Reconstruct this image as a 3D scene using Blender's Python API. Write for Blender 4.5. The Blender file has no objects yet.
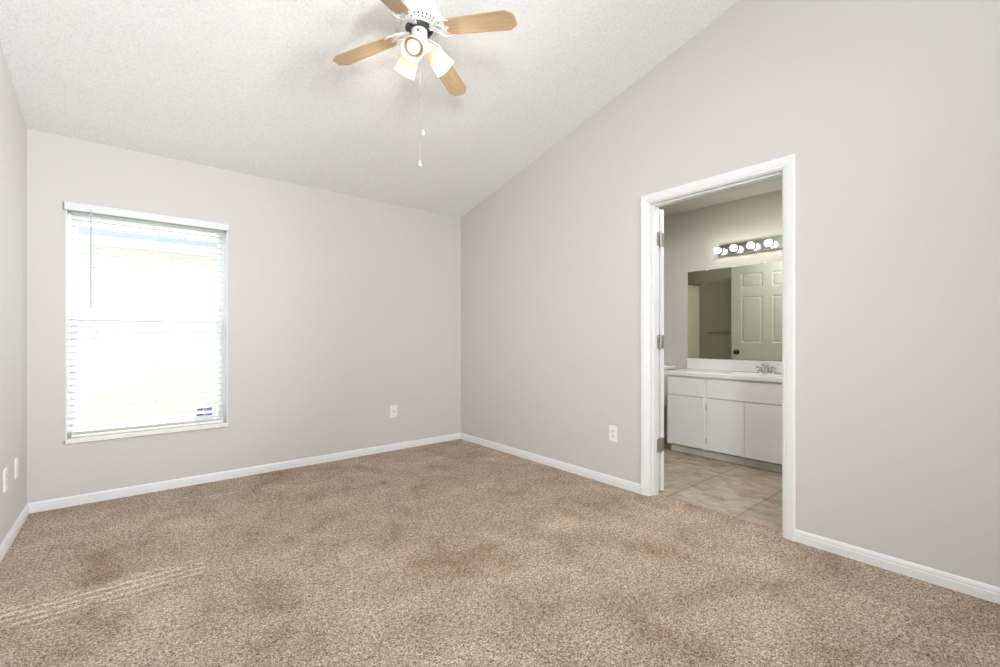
import bpy, bmesh, math, random
from mathutils import Matrix, Vector

random.seed(7)
scene = bpy.context.scene
C = scene.collection
R = math.radians
PI = math.pi

# ------------------------------------------------------------------ camera
cam_data = bpy.data.cameras.new('camera')
cam_data.lens = 16.098
cam_data.sensor_width = 36.0
cam_data.shift_y = 0.0044
cam_data.clip_start = 0.02
cam = bpy.data.objects.new('camera', cam_data)
cam.location = (0.0, 0.0, 1.1017)
cam.rotation_euler = (R(90), 0, R(-39.462))
C.objects.link(cam)
scene.camera = cam

# ------------------------------------------------------------------ view
scene.view_settings.view_transform = 'Standard'
scene.view_settings.look = 'None'
scene.view_settings.gamma = 1.0
scene.view_settings.use_curve_mapping = False
scene.view_settings.exposure = 0.21

# ------------------------------------------------------------------ world
world = bpy.data.worlds.new('sky')
scene.world = world
world.use_nodes = True
wn = world.node_tree.nodes
bg = wn['Background']
bg.inputs['Color'].default_value = (0.90, 0.955, 1.0, 1)
bg.inputs['Strength'].default_value = 3.4


def lamp(name, kind, loc, rot, energy, color=(1, 1, 1), **kw):
    d = bpy.data.lights.new(name, kind)
    d.energy = energy
    d.color = color
    for k, v in kw.items():
        setattr(d, k, v)
    o = bpy.data.objects.new(name, d)
    o.location = loc
    o.rotation_euler = rot
    C.objects.link(o)
    return o


# low sun over the neighbour's roof, falling through the slats of the blind
sun = lamp('sun', 'SUN', (0, 8, 8), (0, 0, 0), 6.5, (1.0, 0.98, 0.95), angle=R(0.53))
sun.rotation_euler = Vector((-0.16, -1.0, -0.845)).to_track_quat('-Z', 'Y').to_euler()


def fill_lamp(name, loc, target, energy, size, spread, color=(0.95, 0.98, 1.0)):
    o = lamp(name, 'AREA', loc, (0, 0, 0), energy, color, shape='DISK', size=size, spread=R(spread))
    o.rotation_euler = (Vector(target) - Vector(loc)).to_track_quat('-Z', 'Y').to_euler()
    return o


# unseen fill lamps added behind the camera: one bounced off the ceiling, three aimed across the room
lamp('bounce_fill', 'AREA', (1.00, -1.10, 2.05), (R(165), 0, 0), 23, (0.95, 0.98, 1.0), shape='DISK', size=0.45)
fill_lamp('left_wall_fill', (2.3, -0.9, 1.9), (-0.5, 2.2, 1.5), 22, 0.6, 64)
fill_lamp('ceiling_fill', (2.1, -0.8, 2.1), (-0.4, 1.9, 2.75), 16, 0.5, 90)
fill_lamp('right_wall_fill', (-0.3, -0.9, 1.8), (2.78, 3.0, 1.1), 18, 0.5, 80)
# unseen fill lamp added below the bathroom ceiling
lamp('bathroom_fill', 'AREA', (3.40, 1.60, 2.40), (0, 0, 0), 13.5, (1.0, 0.99, 0.97), shape='DISK', size=0.30)


# ------------------------------------------------------------------ materials
def new_mat(name):
    m = bpy.data.materials.new(name)
    m.use_nodes = True
    nt = m.node_tree
    return m, nt, nt.nodes['Principled BSDF']


def srgb(r, g, b):
    def f(c):
        c /= 255.0
        return c / 12.92 if c <= 0.04045 else ((c + 0.055) / 1.055) ** 2.4
    return (f(r), f(g), f(b), 1)


def coords(nt, scale=(1, 1, 1), kind='Object'):
    tc = nt.nodes.new('ShaderNodeTexCoord')
    mp = nt.nodes.new('ShaderNodeMapping')
    mp.inputs['Scale'].default_value = scale
    nt.links.new(tc.outputs[kind], mp.inputs['Vector'])
    return mp.outputs['Vector']


def noise(nt, vec, scale, detail=2.0, rough=0.5, dist=0.0):
    n = nt.nodes.new('ShaderNodeTexNoise')
    n.inputs['Scale'].default_value = scale
    n.inputs['Detail'].default_value = detail
    n.inputs['Roughness'].default_value = rough
    n.inputs['Distortion'].default_value = dist
    nt.links.new(vec, n.inputs['Vector'])
    return n.outputs['Fac']


def ramp(nt, fac, stops):
    r = nt.nodes.new('ShaderNodeValToRGB')
    el = r.color_ramp.elements
    while len(el) < len(stops):
        el.new(0.5)
    for e, (p, c) in zip(el, stops):
        e.position = p
        e.color = c
    nt.links.new(fac, r.inputs['Fac'])
    return r.outputs['Color']


def mix(nt, a, b, fac, blend='MIX'):
    m = nt.nodes.new('ShaderNodeMix')
    m.data_type = 'RGBA'
    m.blend_type = blend
    if isinstance(fac, float):
        m.inputs[0].default_value = fac
    else:
        nt.links.new(fac, m.inputs[0])
    for sock, v in ((m.inputs[6], a), (m.inputs[7], b)):
        if isinstance(v, tuple):
            sock.default_value = v
        else:
            nt.links.new(v, sock)
    return m.outputs[2]


def bump(nt, bsdf, h, strength, dist):
    b = nt.nodes.new('ShaderNodeBump')
    b.inputs['Strength'].default_value = strength
    b.inputs['Distance'].default_value = dist
    nt.links.new(h, b.inputs['Height'])
    nt.links.new(b.outputs['Normal'], bsdf.inputs['Normal'])


def simple(name, col, rough=0.5, metal=0.0, grain=0.03, gscale=40, bmp=0.0, spec=0.5):
    """plain paint / plastic / metal with a faint procedural mottle"""
    m, nt, b = new_mat(name)
    b.inputs['Roughness'].default_value = rough
    b.inputs['Metallic'].default_value = metal
    b.inputs['Specular IOR Level'].default_value = spec
    v = coords(nt)
    n = noise(nt, v, gscale, 3)
    lo = tuple(c * (1 - grain) for c in col[:3]) + (1,)
    hi = tuple(min(1, c * (1 + grain)) for c in col[:3]) + (1,)
    nt.links.new(ramp(nt, n, [(0.3, lo), (0.7, hi)]), b.inputs['Base Color'])
    if bmp:
        bump(nt, b, n, bmp, 0.001)
    return m


M = {}
M['wall'] = simple('wall_paint', (0.612, 0.592, 0.564), 0.75, grain=0.012, gscale=260, bmp=0.12, spec=0.25)
M['bath_wall'] = simple('bath_wall_paint', (0.620, 0.595, 0.535), 0.7, grain=0.012, gscale=260, bmp=0.12, spec=0.25)
M['trim'] = simple('white_trim_paint', (0.79, 0.795, 0.80), 0.35, grain=0.01)
M['door'] = simple('white_door_paint', (0.80, 0.81, 0.78), 0.4, grain=0.01)
M['vinyl'] = simple('white_vinyl', (0.86, 0.87, 0.87), 0.4, grain=0.01)
M['blind'] = simple('white_blind', (0.72, 0.73, 0.735), 0.45, grain=0.015)
M['slat'] = simple('translucent_white_slat', (0.78, 0.79, 0.79), 0.45, grain=0.01)
M['plastic'] = simple('white_plastic', (0.85, 0.85, 0.83), 0.35, grain=0.01)
M['ivory'] = simple('ivory_plastic', (0.74, 0.73, 0.70), 0.4, grain=0.01)
M['dark'] = simple('dark_slot', (0.03, 0.03, 0.03), 0.6)
M['fan_white'] = simple('fan_white_enamel', (0.86, 0.865, 0.86), 0.3, grain=0.01)
M['fan_dark'] = simple('dark_motor_metal', (0.085, 0.085, 0.08), 0.45, metal=0.6, grain=0.2)
M['laminate'] = simple('white_laminate', (0.83, 0.83, 0.835), 0.4, grain=0.012)
M['marble'] = simple('cultured_marble', (0.83, 0.83, 0.81), 0.18, grain=0.02, gscale=6)
M['porcelain'] = simple('white_porcelain', (0.85, 0.85, 0.83), 0.12, grain=0.01)
M['chrome'] = simple('chrome', (0.78, 0.78, 0.77), 0.10, metal=1.0, grain=0.02)
M['bar_chrome'] = simple('mirror_chrome_strip', (0.62, 0.645, 0.60), 0.16, metal=1.0, grain=0.02)
M['nickel'] = simple('satin_nickel', (0.50, 0.48, 0.43), 0.38, metal=0.9, grain=0.15, gscale=200)
M['bronze'] = simple('dark_bronze', (0.10, 0.085, 0.07), 0.3, metal=0.9, grain=0.1)
M['fascia'] = simple('pale_blue_fascia', srgb(214, 226, 240), 0.6, grain=0.02)
M['soffit'] = simple('blue_grey_soffit', srgb(206, 216, 232), 0.7, grain=0.03)
M['eave_band'] = simple('light_blue_band', srgb(224, 240, 250), 0.7, grain=0.02)
M['stucco'] = simple('cream_stucco', (0.605, 0.565, 0.52), 0.9, grain=0.03, gscale=60, bmp=0.4)
M['roof'] = simple('grey_shingle', (0.30, 0.29, 0.28), 0.9, grain=0.3, gscale=30)
M['wand'] = simple('clear_grey_wand', (0.50, 0.53, 0.54), 0.2, grain=0.03)
M['cord'] = simple('white_cord', (0.80, 0.80, 0.80), 0.8)
M['purple'] = simple('purple_print', srgb(134, 118, 186), 0.5)
M['sticker'] = simple('white_sticker', (0.86, 0.86, 0.88), 0.4, grain=0.01)
M['brass'] = simple('chain_metal', (0.42, 0.42, 0.41), 0.35, metal=0.8)
M['curtain'] = simple('cream_curtain', (0.82, 0.79, 0.68), 0.8, grain=0.03, gscale=80)


def carpet_mat():
    m, nt, b = new_mat('beige_frieze_carpet')
    b.inputs['Roughness'].default_value = 1.0
    b.inputs['Specular IOR Level'].default_value = 0.05
    v = coords(nt)
    tuft = noise(nt, v, 165, 4, 0.8, 0.9)
    clump = noise(nt, v, 60, 2, 0.6, 0.2)
    ad = nt.nodes.new('ShaderNodeMix')
    ad.data_type = 'FLOAT'
    ad.inputs[0].default_value = 0.16
    nt.links.new(tuft, ad.inputs[2])
    nt.links.new(clump, ad.inputs[3])
    fine = ad.outputs[0]
    base = ramp(nt, fine, [(0.40, srgb(88, 71, 57)), (0.465, srgb(162, 140, 120)),
                           (0.53, srgb(212, 190, 170)), (0.60, srgb(250, 236, 222))])
    nap = noise(nt, v, 3.6, 4, 0.62, 0.5)         # footprints and brushed nap
    tone = ramp(nt, nap, [(0.33, (0.80, 0.775, 0.75, 1)), (0.45, (0.95, 0.945, 0.94, 1)), (0.55, (1.02, 1.02, 1.02, 1)), (0.66, (1.16, 1.16, 1.16, 1))])
    worn = noise(nt, v, 1.9, 3, 0.6, 0.4)         # traffic patches, a little browner
    tone = mix(nt, tone, ramp(nt, worn, [(0.30, (0.84, 0.775, 0.72, 1)), (0.42, (1.0, 0.99, 0.98, 1)), (0.70, (1.04, 1.04, 1.04, 1))]), 1.0, 'MULTIPLY')
    col = mix(nt, base, tone, 1.0, 'MULTIPLY')
    nt.links.new(col, b.inputs['Base Color'])
    bump(nt, b, fine, 0.9, 0.010)
    return m


def ceiling_mat():
    m, nt, b = new_mat('knockdown_ceiling')
    b.inputs['Roughness'].default_value = 0.95
    b.inputs['Specular IOR Level'].default_value = 0.1
    v = coords(nt)
    n = noise(nt, v, 85, 4, 0.6)
    nt.links.new(ramp(nt, n, [(0.33, (0.78, 0.79, 0.795, 1)), (0.5, (0.86, 0.87, 0.875, 1)), (0.68, (0.90, 0.905, 0.91, 1))]),
                 b.inputs['Base Color'])
    bump(nt, b, n, 0.55, 0.006)
    return m


def tile_mat():
    m, nt, b = new_mat('beige_stone_tile')
    b.inputs['Roughness'].default_value = 0.42
    tc = nt.nodes.new('ShaderNodeTexCoord')
    mp = nt.nodes.new('ShaderNodeMapping')
    mp.inputs['Location'].default_value = (-2.87 + 1.3 * 4, -1.21 + 0.46 * 8, 0)
    nt.links.new(tc.outputs['Object'], mp.inputs['Vector'])
    br = nt.nodes.new('ShaderNodeTexBrick')
    br.offset = 0.0
    br.inputs['Scale'].default_value = 1.0
    br.inputs['Brick Width'].default_value = 1.3
    br.inputs['Row Height'].default_value = 0.46
    br.inputs['Mortar Size'].default_value = 0.0032
    br.inputs['Mortar Smooth'].default_value = 0.2
    br.inputs['Color1'].default_value = (1, 1, 1, 1)
    br.inputs['Color2'].default_value = (0.93, 0.93, 0.93, 1)
    br.inputs['Mortar'].default_value = (0.33, 0.30, 0.27, 1)
    nt.links.new(mp.outputs['Vector'], br.inputs['Vector'])
    v = coords(nt, (1.9, 0.9, 1))
    n = noise(nt, v, 6.5, 6, 0.7, 0.5)
    stone = ramp(nt, n, [(0.28, srgb(132, 112, 94)), (0.45, srgb(172, 154, 136)), (0.58, srgb(190, 176, 160)), (0.75, srgb(205, 196, 184))])
    nt.links.new(mix(nt, stone, br.outputs['Color'], 1.0, 'MULTIPLY'), b.inputs['Base Color'])
    bump(nt, b, n, 0.1, 0.003)
    return m


def wood_mat():
    m, nt, b = new_mat('light_oak_veneer')
    b.inputs['Roughness'].default_value = 0.38
    v = coords(nt, (3.0, 55, 55))
    n = noise(nt, v, 2.0, 5, 0.6, 0.4)
    nt.links.new(ramp(nt, n, [(0.30, srgb(182, 153, 120)), (0.5, srgb(198, 171, 137)), (0.72, srgb(208, 184, 153))]),
                 b.inputs['Base Color'])
    return m


def glass_mat(name, tint, refl=0.06):
    m = bpy.data.materials.new(name)
    m.use_nodes = True
    nt = m.node_tree
    nt.nodes.remove(nt.nodes['Principled BSDF'])
    out = nt.nodes['Material Output']
    t = nt.nodes.new('ShaderNodeBsdfTransparent')
    t.inputs['Color'].default_value = tint
    g = nt.nodes.new('ShaderNodeBsdfGlossy')
    g.inputs['Roughness'].default_value = 0.02
    mx = nt.nodes.new('ShaderNodeMixShader')
    mx.inputs['Fac'].default_value = refl
    nt.links.new(t.outputs[0], mx.inputs[1])
    nt.links.new(g.outputs[0], mx.inputs[2])
    nt.links.new(mx.outputs[0], out.inputs['Surface'])
    return m


def screen_mat():
    m = bpy.data.materials.new('insect_screen')
    m.use_nodes = True
    nt = m.node_tree
    nt.nodes.remove(nt.nodes['Principled BSDF'])
    out = nt.nodes['Material Output']
    t = nt.nodes.new('ShaderNodeBsdfTransparent')
    d = nt.nodes.new('ShaderNodeBsdfDiffuse')
    d.inputs['Color'].default_value = (0.35, 0.36, 0.33, 1)
    mx = nt.nodes.new('ShaderNodeMixShader')
    mx.inputs['Fac'].default_value = 0.16
    nt.links.new(t.outputs[0], mx.inputs[1])
    nt.links.new(d.outputs[0], mx.inputs[2])
    nt.links.new(mx.outputs[0], out.inputs['Surface'])
    return m


def shade_mat(diff=(0.78, 0.71, 0.62, 1)):
    m = bpy.data.materials.new('frosted_shade_glass')
    m.use_nodes = True
    nt = m.node_tree
    nt.nodes.remove(nt.nodes['Principled BSDF'])
    out = nt.nodes['Material Output']
    d = nt.nodes.new('ShaderNodeBsdfDiffuse')
    d.inputs['Color'].default_value = diff
    t = nt.nodes.new('ShaderNodeBsdfTranslucent')
    t.inputs['Color'].default_value = (0.80, 0.71, 0.60, 1)
    g = nt.nodes.new('ShaderNodeBsdfGlossy')
    g.inputs['Roughness'].default_value = 0.25
    a = nt.nodes.new('ShaderNodeMixShader')
    a.inputs['Fac'].default_value = 0.5
    nt.links.new(d.outputs[0], a.inputs[1])
    nt.links.new(t.outputs[0], a.inputs[2])
    b = nt.nodes.new('ShaderNodeMixShader')
    b.inputs['Fac'].default_value = 0.04
    nt.links.new(a.outputs[0], b.inputs[1])
    nt.links.new(g.outputs[0], b.inputs[2])
    nt.links.new(b.outputs[0], out.inputs['Surface'])
    return m


def globe_mat():
    m = bpy.data.materials.new('clear_globe_glass')
    m.use_nodes = True
    nt = m.node_tree
    nt.nodes.remove(nt.nodes['Principled BSDF'])
    out = nt.nodes['Material Output']
    t = nt.nodes.new('ShaderNodeBsdfTransparent')
    t.inputs['Color'].default_value = (0.93, 0.94, 0.93, 1)
    d = nt.nodes.new('ShaderNodeBsdfTranslucent')
    d.inputs['Color'].default_value = (0.8, 0.8, 0.8, 1)
    g = nt.nodes.new('ShaderNodeBsdfGlossy')
    g.inputs['Roughness'].default_value = 0.06
    a = nt.nodes.new('ShaderNodeMixShader')
    a.inputs['Fac'].default_value = 0.34
    nt.links.new(t.outputs[0], a.inputs[1])
    nt.links.new(d.outputs[0], a.inputs[2])
    b = nt.nodes.new('ShaderNodeMixShader')
    b.inputs['Fac'].default_value = 0.14
    nt.links.new(a.outputs[0], b.inputs[1])
    nt.links.new(g.outputs[0], b.inputs[2])
    nt.links.new(b.outputs[0], out.inputs['Surface'])
    return m


def bulb_mat(name, color, strength, rough=0.15):
    m, nt, b = new_mat(name)
    b.inputs['Base Color'].default_value = (0.8, 0.8, 0.8, 1)
    b.inputs['Roughness'].default_value = rough
    b.inputs['Emission Color'].default_value = color
    b.inputs['Emission Strength'].default_value = strength
    return m


def grass_mat():
    m, nt, b = new_mat('lawn_grass')
    b.inputs['Roughness'].default_value = 1.0
    v = coords(nt)
    n = noise(nt, v, 60, 4, 0.7)
    nt.links.new(ramp(nt, n, [(0.3, srgb(150, 156, 132)), (0.7, srgb(196, 198, 176))]), b.inputs['Base Color'])
    return m


def make_translucent(m, f):
    nt = m.node_tree
    b = nt.nodes['Principled BSDF']
    out = nt.nodes['Material Output']
    t = nt.nodes.new('ShaderNodeBsdfTranslucent')
    t.inputs['Color'].default_value = (0.92, 0.93, 0.92, 1)
    mx = nt.nodes.new('ShaderNodeMixShader')
    mx.inputs['Fac'].default_value = f
    nt.links.new(b.outputs[0], mx.inputs[1])
    nt.links.new(t.outputs[0], mx.inputs[2])
    nt.links.new(mx.outputs[0], out.inputs['Surface'])


make_translucent(M['slat'], 0.08)
M['carpet'] = carpet_mat()
M['ceiling'] = ceiling_mat()
M['tile'] = tile_mat()
M['wood'] = wood_mat()
M['glass'] = glass_mat('window_glass', (0.97, 0.98, 0.98, 1), 0.006)
M['screen'] = screen_mat()
M['shade'] = shade_mat()
M['pale_shade'] = shade_mat((0.95, 0.91, 0.86, 1))  # lighter copy of the glass, colour raised to brighten the front shade's inside
M['warm_bulb'] = bulb_mat('warm_frosted_bulb', (1.0, 0.86, 0.68, 1), 2.4)
M['cold_bulb'] = bulb_mat('dim_frosted_bulb', (1.0, 0.88, 0.76, 1), 0.05, 0.5)
M['filament'] = bulb_mat('vanity_globe_glow', (1.0, 0.97, 0.92, 1), 34.0, 0.4)
M['globe'] = globe_mat()
M['grass'] = grass_mat()
mir, nt, b = new_mat('mirror_silver')
b.inputs['Base Color'].default_value = (0.74, 0.765, 0.66, 1)
b.inputs['Metallic'].default_value = 1.0
b.inputs['Roughness'].default_value = 0.012
M['mirror'] = mir


# ------------------------------------------------------------------ helpers
def obj(name, bm, m, parent=None, smooth=False, loc=None):
    bmesh.ops.recalc_face_normals(bm, faces=bm.faces[:])
    me = bpy.data.meshes.new(name)
    bm.to_mesh(me)
    bm.free()
    me.materials.append(M[m] if isinstance(m, str) else m)
    if smooth:
        me.polygons.foreach_set('use_smooth', [True] * len(me.polygons))
        try:
            me.set_sharp_from_angle(angle=R(38))
        except Exception:
            pass
    o = bpy.data.objects.new(name, me)
    C.objects.link(o)
    if parent:
        o.parent = parent
    if loc:
        o.location = loc
    return o


def thing(name, label, cat, loc=(0, 0, 0), rot=(0, 0, 0), group=None):
    o = bpy.data.objects.new(name, None)
    o.empty_display_size = 0.1
    o.location = loc
    o.rotation_euler = rot
    C.objects.link(o)
    return tag(o, label, cat, group)


def tag(o, label, cat, group=None):
    o['label'] = label
    o['category'] = cat
    if group:
        o['group'] = group
    return o


def struct(name, bm, m, parent=None, smooth=False):
    o = obj(name, bm, m, parent, smooth)
    if parent is None:
        o['kind'] = 'structure'
    return o


def BM():
    return bmesh.new()


def box(bm, x0, x1, y0, y1, z0, z1, bev=0.0, seg=2):
    xs, ys, zs = sorted((x0, x1)), sorted((y0, y1)), sorted((z0, z1))
    vs = [bm.verts.new((x, y, z)) for x in xs for y in ys for z in zs]
    idx = [(0, 1, 3, 2), (4, 6, 7, 5), (0, 4, 5, 1), (2, 3, 7, 6), (0, 2, 6, 4), (1, 5, 7, 3)]
    fs = [bm.faces.new([vs[i] for i in f]) for f in idx]
    if bev > 0:
        es = list({e for f in fs for e in f.edges})
        bmesh.ops.bevel(bm, geom=es, offset=bev, segments=seg, affect='EDGES', profile=0.5)
    return bm


def lathe(bm, prof, seg=32, mat=None, cap0=False, cap1=False):
    rings = []
    for r, z in prof:
        ring = []
        for i in range(seg):
            a = 2 * PI * i / seg
            p = Vector((r * math.cos(a), r * math.sin(a), z))
            ring.append(bm.verts.new(mat @ p if mat else p))
        rings.append(ring)
    for a, b_ in zip(rings, rings[1:]):
        for i in range(seg):
            j = (i + 1) % seg
            bm.faces.new((a[i], a[j], b_[j], b_[i]))
    if cap0:
        bm.faces.new(rings[0])
    if cap1:
        bm.faces.new(rings[-1])
    return bm


def tube(bm, pts, r, seg=10, cap=True):
    pts = [Vector(p) for p in pts]
    rings = []
    prev = None
    for i, p in enumerate(pts):
        if i == 0:
            t = pts[1] - p
        elif i == len(pts) - 1:
            t = p - pts[-2]
        else:
            t = pts[i + 1] - pts[i - 1]
        t.normalize()
        if prev is None:
            ref = Vector((0, 0, 1)) if abs(t.z) < 0.9 else Vector((1, 0, 0))
            n = t.cross(ref).normalized()
        else:
            n = (prev - t * prev.dot(t)).normalized()
        prev = n
        bn = t.cross(n)
        rr = r[i] if isinstance(r, (list, tuple)) else r
        rings.append([bm.verts.new(p + (n * math.cos(2 * PI * k / seg) + bn * math.sin(2 * PI * k / seg)) * rr) for k in range(seg)])
    for a, b_ in zip(rings, rings[1:]):
        for k in range(seg):
            bm.faces.new((a[k], a[(k + 1) % seg], b_[(k + 1) % seg], b_[k]))
    if cap:
        bm.faces.new(rings[0])
        bm.faces.new(rings[-1])
    return bm


def prism(bm, pts, axis, a0, a1):
    """extrude a closed 2D outline along an axis ('x': pts are (y,z); 'y': (x,z); 'z': (x,y))"""
    def mk(p, a):
        return {'x': (a, p[0], p[1]), 'y': (p[0], a, p[1]), 'z': (p[0], p[1], a)}[axis]
    A = [bm.verts.new(mk(p, a0)) for p in pts]
    B = [bm.verts.new(mk(p, a1)) for p in pts]
    bm.faces.new(A)
    bm.faces.new(B)
    n = len(pts)
    for i in range(n):
        j = (i + 1) % n
        bm.faces.new((A[i], A[j], B[j], B[i]))
    return bm


def sphere(bm, c, r, seg=20, rings=12, sc=(1, 1, 1)):
    mt = Matrix.Translation(c) @ Matrix.Diagonal((sc[0] * r, sc[1] * r, sc[2] * r, 1))
    bmesh.ops.create_uvsphere(bm, u_segments=seg, v_segments=rings, radius=1.0, matrix=mt)
    return bm


# ------------------------------------------------------------------ room dimensions
XL, XR, YB, YR = -0.509, 2.783, 4.053, -3.45     # left wall, right wall, window wall, rear wall
HC, SL = 2.414, 0.2367                            # ceiling height at the window wall, slope


YRIDGE = -0.30                                    # the vault falls again behind the camera


def zc(y):
    return HC + SL * (YB - y) if y > YRIDGE else HC + SL * (YB - YRIDGE) - SL * (YRIDGE - y)


XB = 2.898                                        # bathroom side of the door wall
BX, BY0, BY1, BH = 4.505, 0.852, 3.86, 2.432      # bathroom far wall, side walls, ceiling
DY0, DY1, DH = 0.919, 1.740, 2.034                # door opening (jamb faces)
WX0, WX1, WZ0, WZ1 = -0.333, 0.576, 0.440, 1.975  # window opening

# ------------------------------------------------------------------ large structure
bm = BM()
prism(bm, [(XL - 0.05, YR - 0.1), (XR, YR - 0.1), (XR, DY0 + 0.001), (2.86, DY0 + 0.001), (2.86, DY1 - 0.001), (XR, DY1 - 0.001),
           (XR, YB + 0.05), (XL - 0.05, YB + 0.05)], 'z', -0.04, 0.0)
struct('floor', bm, 'carpet')
bm = box(BM(), 2.8602, BX + 0.1, BY0 - 0.1, BY1 + 0.1, -0.05, -0.008)
struct('floor_bathroom', bm, 'tile')

bm = BM()
prism(bm, [(YB + 0.14, zc(YB + 0.14)), (YRIDGE, zc(YRIDGE)), (YR - 0.14, zc(YR - 0.14)), (YR - 0.14, zc(YR - 0.14) + 0.12), (YRIDGE, zc(YRIDGE) + 0.12), (YB + 0.14, zc(YB + 0.14) + 0.12)],
      'x', XL - 0.12, XR + 0.001)
struct('ceiling', bm, 'ceiling')
bm = box(BM(), XB - 0.001, BX + 0.1, BY0 - 0.1, BY1 + 0.1, BH, BH + 0.05)
struct('ceiling_bathroom', bm, 'bath_wall')

YO = YB + 0.17                                    # outer face of the window wall
bm = BM()
for (a, b_, c, d) in ((XL - 0.12, WX0, -0.04, HC + 0.05), (WX1, XR + 0.115, -0.04, HC + 0.05),
                      (WX0, WX1, -0.04, WZ0 - 0.03), (WX0, WX1, WZ1, HC + 0.05)):
    box(bm, a, b_, YB, YO, c, d)
struct('wall_back', bm, 'wall')
bm = BM()
prism(bm, [(YR, -0.04), (YB, -0.04), (YB, zc(YB) + 0.03), (YRIDGE, zc(YRIDGE) + 0.03), (YR, zc(YR) + 0.03)], 'x', XL - 0.12, XL)
struct('wall_left', bm, 'wall')
bm = BM()
XM = XB - 0.02
for pts in ([(DY1 + 0.018, -0.04), (YB, -0.04), (YB, zc(YB) + 0.03), (DY1 + 0.018, zc(DY1 + 0.018) + 0.03)],
            [(DY0 - 0.018, DH + 0.018), (DY1 + 0.018, DH + 0.018), (DY1 + 0.018, zc(DY1 + 0.018) + 0.03), (DY0 - 0.018, zc(DY0 - 0.018) + 0.03)],
            [(YR, -0.04), (DY0 - 0.018, -0.04), (DY0 - 0.018, zc(DY0 - 0.018) + 0.03), (YRIDGE, zc(YRIDGE) + 0.03), (YR, zc(YR) + 0.03)]):
    prism(bm, pts, 'x', XR, XM)
struct('wall_right', bm, 'wall')
bm = BM()                                         # rear wall with an unseen opening added to let daylight in
for (a, b_, c, d) in ((XL - 0.12, -0.25, -0.04, zc(YR)), (2.45, XR + 0.115, -0.04, zc(YR)),
                      (-0.25, 2.45, -0.04, 0.55), (-0.25, 2.45, 2.55, zc(YR))):
    box(bm, a, b_, YR - 0.12, YR, c, d)
struct('wall_rear', bm, 'wall')

bm = BM()
for (y0, y1, z0, z1) in ((DY1 + 0.018, BY1, -0.04, BH), (DY0 - 0.018, DY1 + 0.018, DH + 0.018, BH), (BY0, DY0 - 0.018, -0.04, BH)):
    box(bm, XM, XB, y0, y1, z0, z1)
struct('wall_bathroom_near', bm, 'bath_wall')
struct('wall_bathroom_far', box(BM(), BX, BX + 0.1, BY0 - 0.1, BY1 + 0.1, -0.05, BH), 'bath_wall')
struct('wall_bathroom_right', box(BM(), XB, BX, BY0 - 0.1, BY0, -0.05, BH), 'bath_wall')
struct('wall_bathroom_left', box(BM(), XB, BX, BY1, BY1 + 0.1, -0.05, BH), 'bath_wall')


# ------------------------------------------------------------------ baseboards: stepped profile
def base_prof(t=0.0125, h=0.0645):
    return [(0, -0.01), (t, -0.01), (t, h * 0.58), (t - 0.0025, h * 0.62), (t - 0.0025, h * 0.78), (t - 0.006, h * 0.93), (t - 0.0095, h), (0, h)]


CW = 0.0585                                       # casing width
RV = 0.006                                        # reveal between jamb and casing


def baseboard(name, wall, a0, a1, off):
    bm = BM()
    if wall == 'x':                               # runs along y on a wall at x=off facing sign
        s = 1 if off < 1 else -1
        prism(bm, [(off + s * p, z) for p, z in base_prof()], 'y', a0, a1)
    else:
        s = -1 if off > 1 else 1
        prism(bm, [(off + s * p, z) for p, z in base_prof()], 'x', a0, a1)
    return struct(name, bm, 'trim')


baseboard('baseboard_left', 'x', YR + 0.001, YB - 0.0126, XL)
baseboard('baseboard_back', 'y', XL + 0.0005, XR - 0.0005, YB)
baseboard('baseboard_right_far', 'x', DY1 + RV + CW, YB - 0.0126, XR)
baseboard('baseboard_right_near', 'x', YR + 0.001, DY0 - RV - CW, XR)


# ------------------------------------------------------------------ door casing and jamb (trim_1)
def casing_prof(w=CW):
    # (distance from the opening edge, thickness)
    return [(0, 0), (0, 0.0065), (0.004, 0.0095), (0.012, 0.0105), (0.018, 0.0135), (0.034, 0.0155), (0.050, 0.017), (w - 0.003, 0.0165), (w, 0.0145), (w, 0)]


def casing(bm, x, sx):
    """mitred casing on the wall face x, growing in direction sx, around the opening"""
    pr = casing_prof()
    y0, y1, z1 = DY0 - RV, DY1 + RV, DH + RV
    paths = []
    for d, t in pr:
        X = x + sx * t
        paths.append([bm.verts.new(p) for p in ((X, y0 - d, -0.02), (X, y0 - d, z1 + d), (X, y1 + d, z1 + d), (X, y1 + d, -0.02))])
    n = len(paths)
    for i in range(n):
        a, b_ = paths[i], paths[(i + 1) % n]
        for k in range(3):
            bm.faces.new((a[k], a[k + 1], b_[k + 1], b_[k]))
    bm.faces.new([p[0] for p in paths])
    bm.faces.new([p[3] for p in paths])


bm = BM()
casing(bm, XR, -1)
casing(bm, XB, 1)
jamb = struct('trim_1', bm, 'trim')
bm = BM()                                         # jamb boards with the door stop
JX0, JX1 = XR - 0.001, XB + 0.001
box(bm, JX0, JX1, DY1, DY1 + 0.0175, -0.02, DH + 0.0175, 0.0015)
box(bm, JX0, JX1, DY0 - 0.0175, DY0, -0.02, DH + 0.0175, 0.0015)
box(bm, JX0, JX1, DY0, DY1, DH, DH + 0.0175, 0.0015)
obj('jamb', bm, 'trim', jamb)
bm = BM()
SX0, SX1 = XR + 0.032, XR + 0.064
box(bm, SX0, SX1, DY1 - 0.011, DY1, -0.02, DH, 0.002)
box(bm, SX0, SX1, DY0, DY0 + 0.011, -0.02, DH, 0.002)
box(bm, SX0, SX1, DY0 + 0.011, DY1 - 0.011, DH - 0.011, DH, 0.002)
obj('door_stop', bm, 'trim', jamb)


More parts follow.
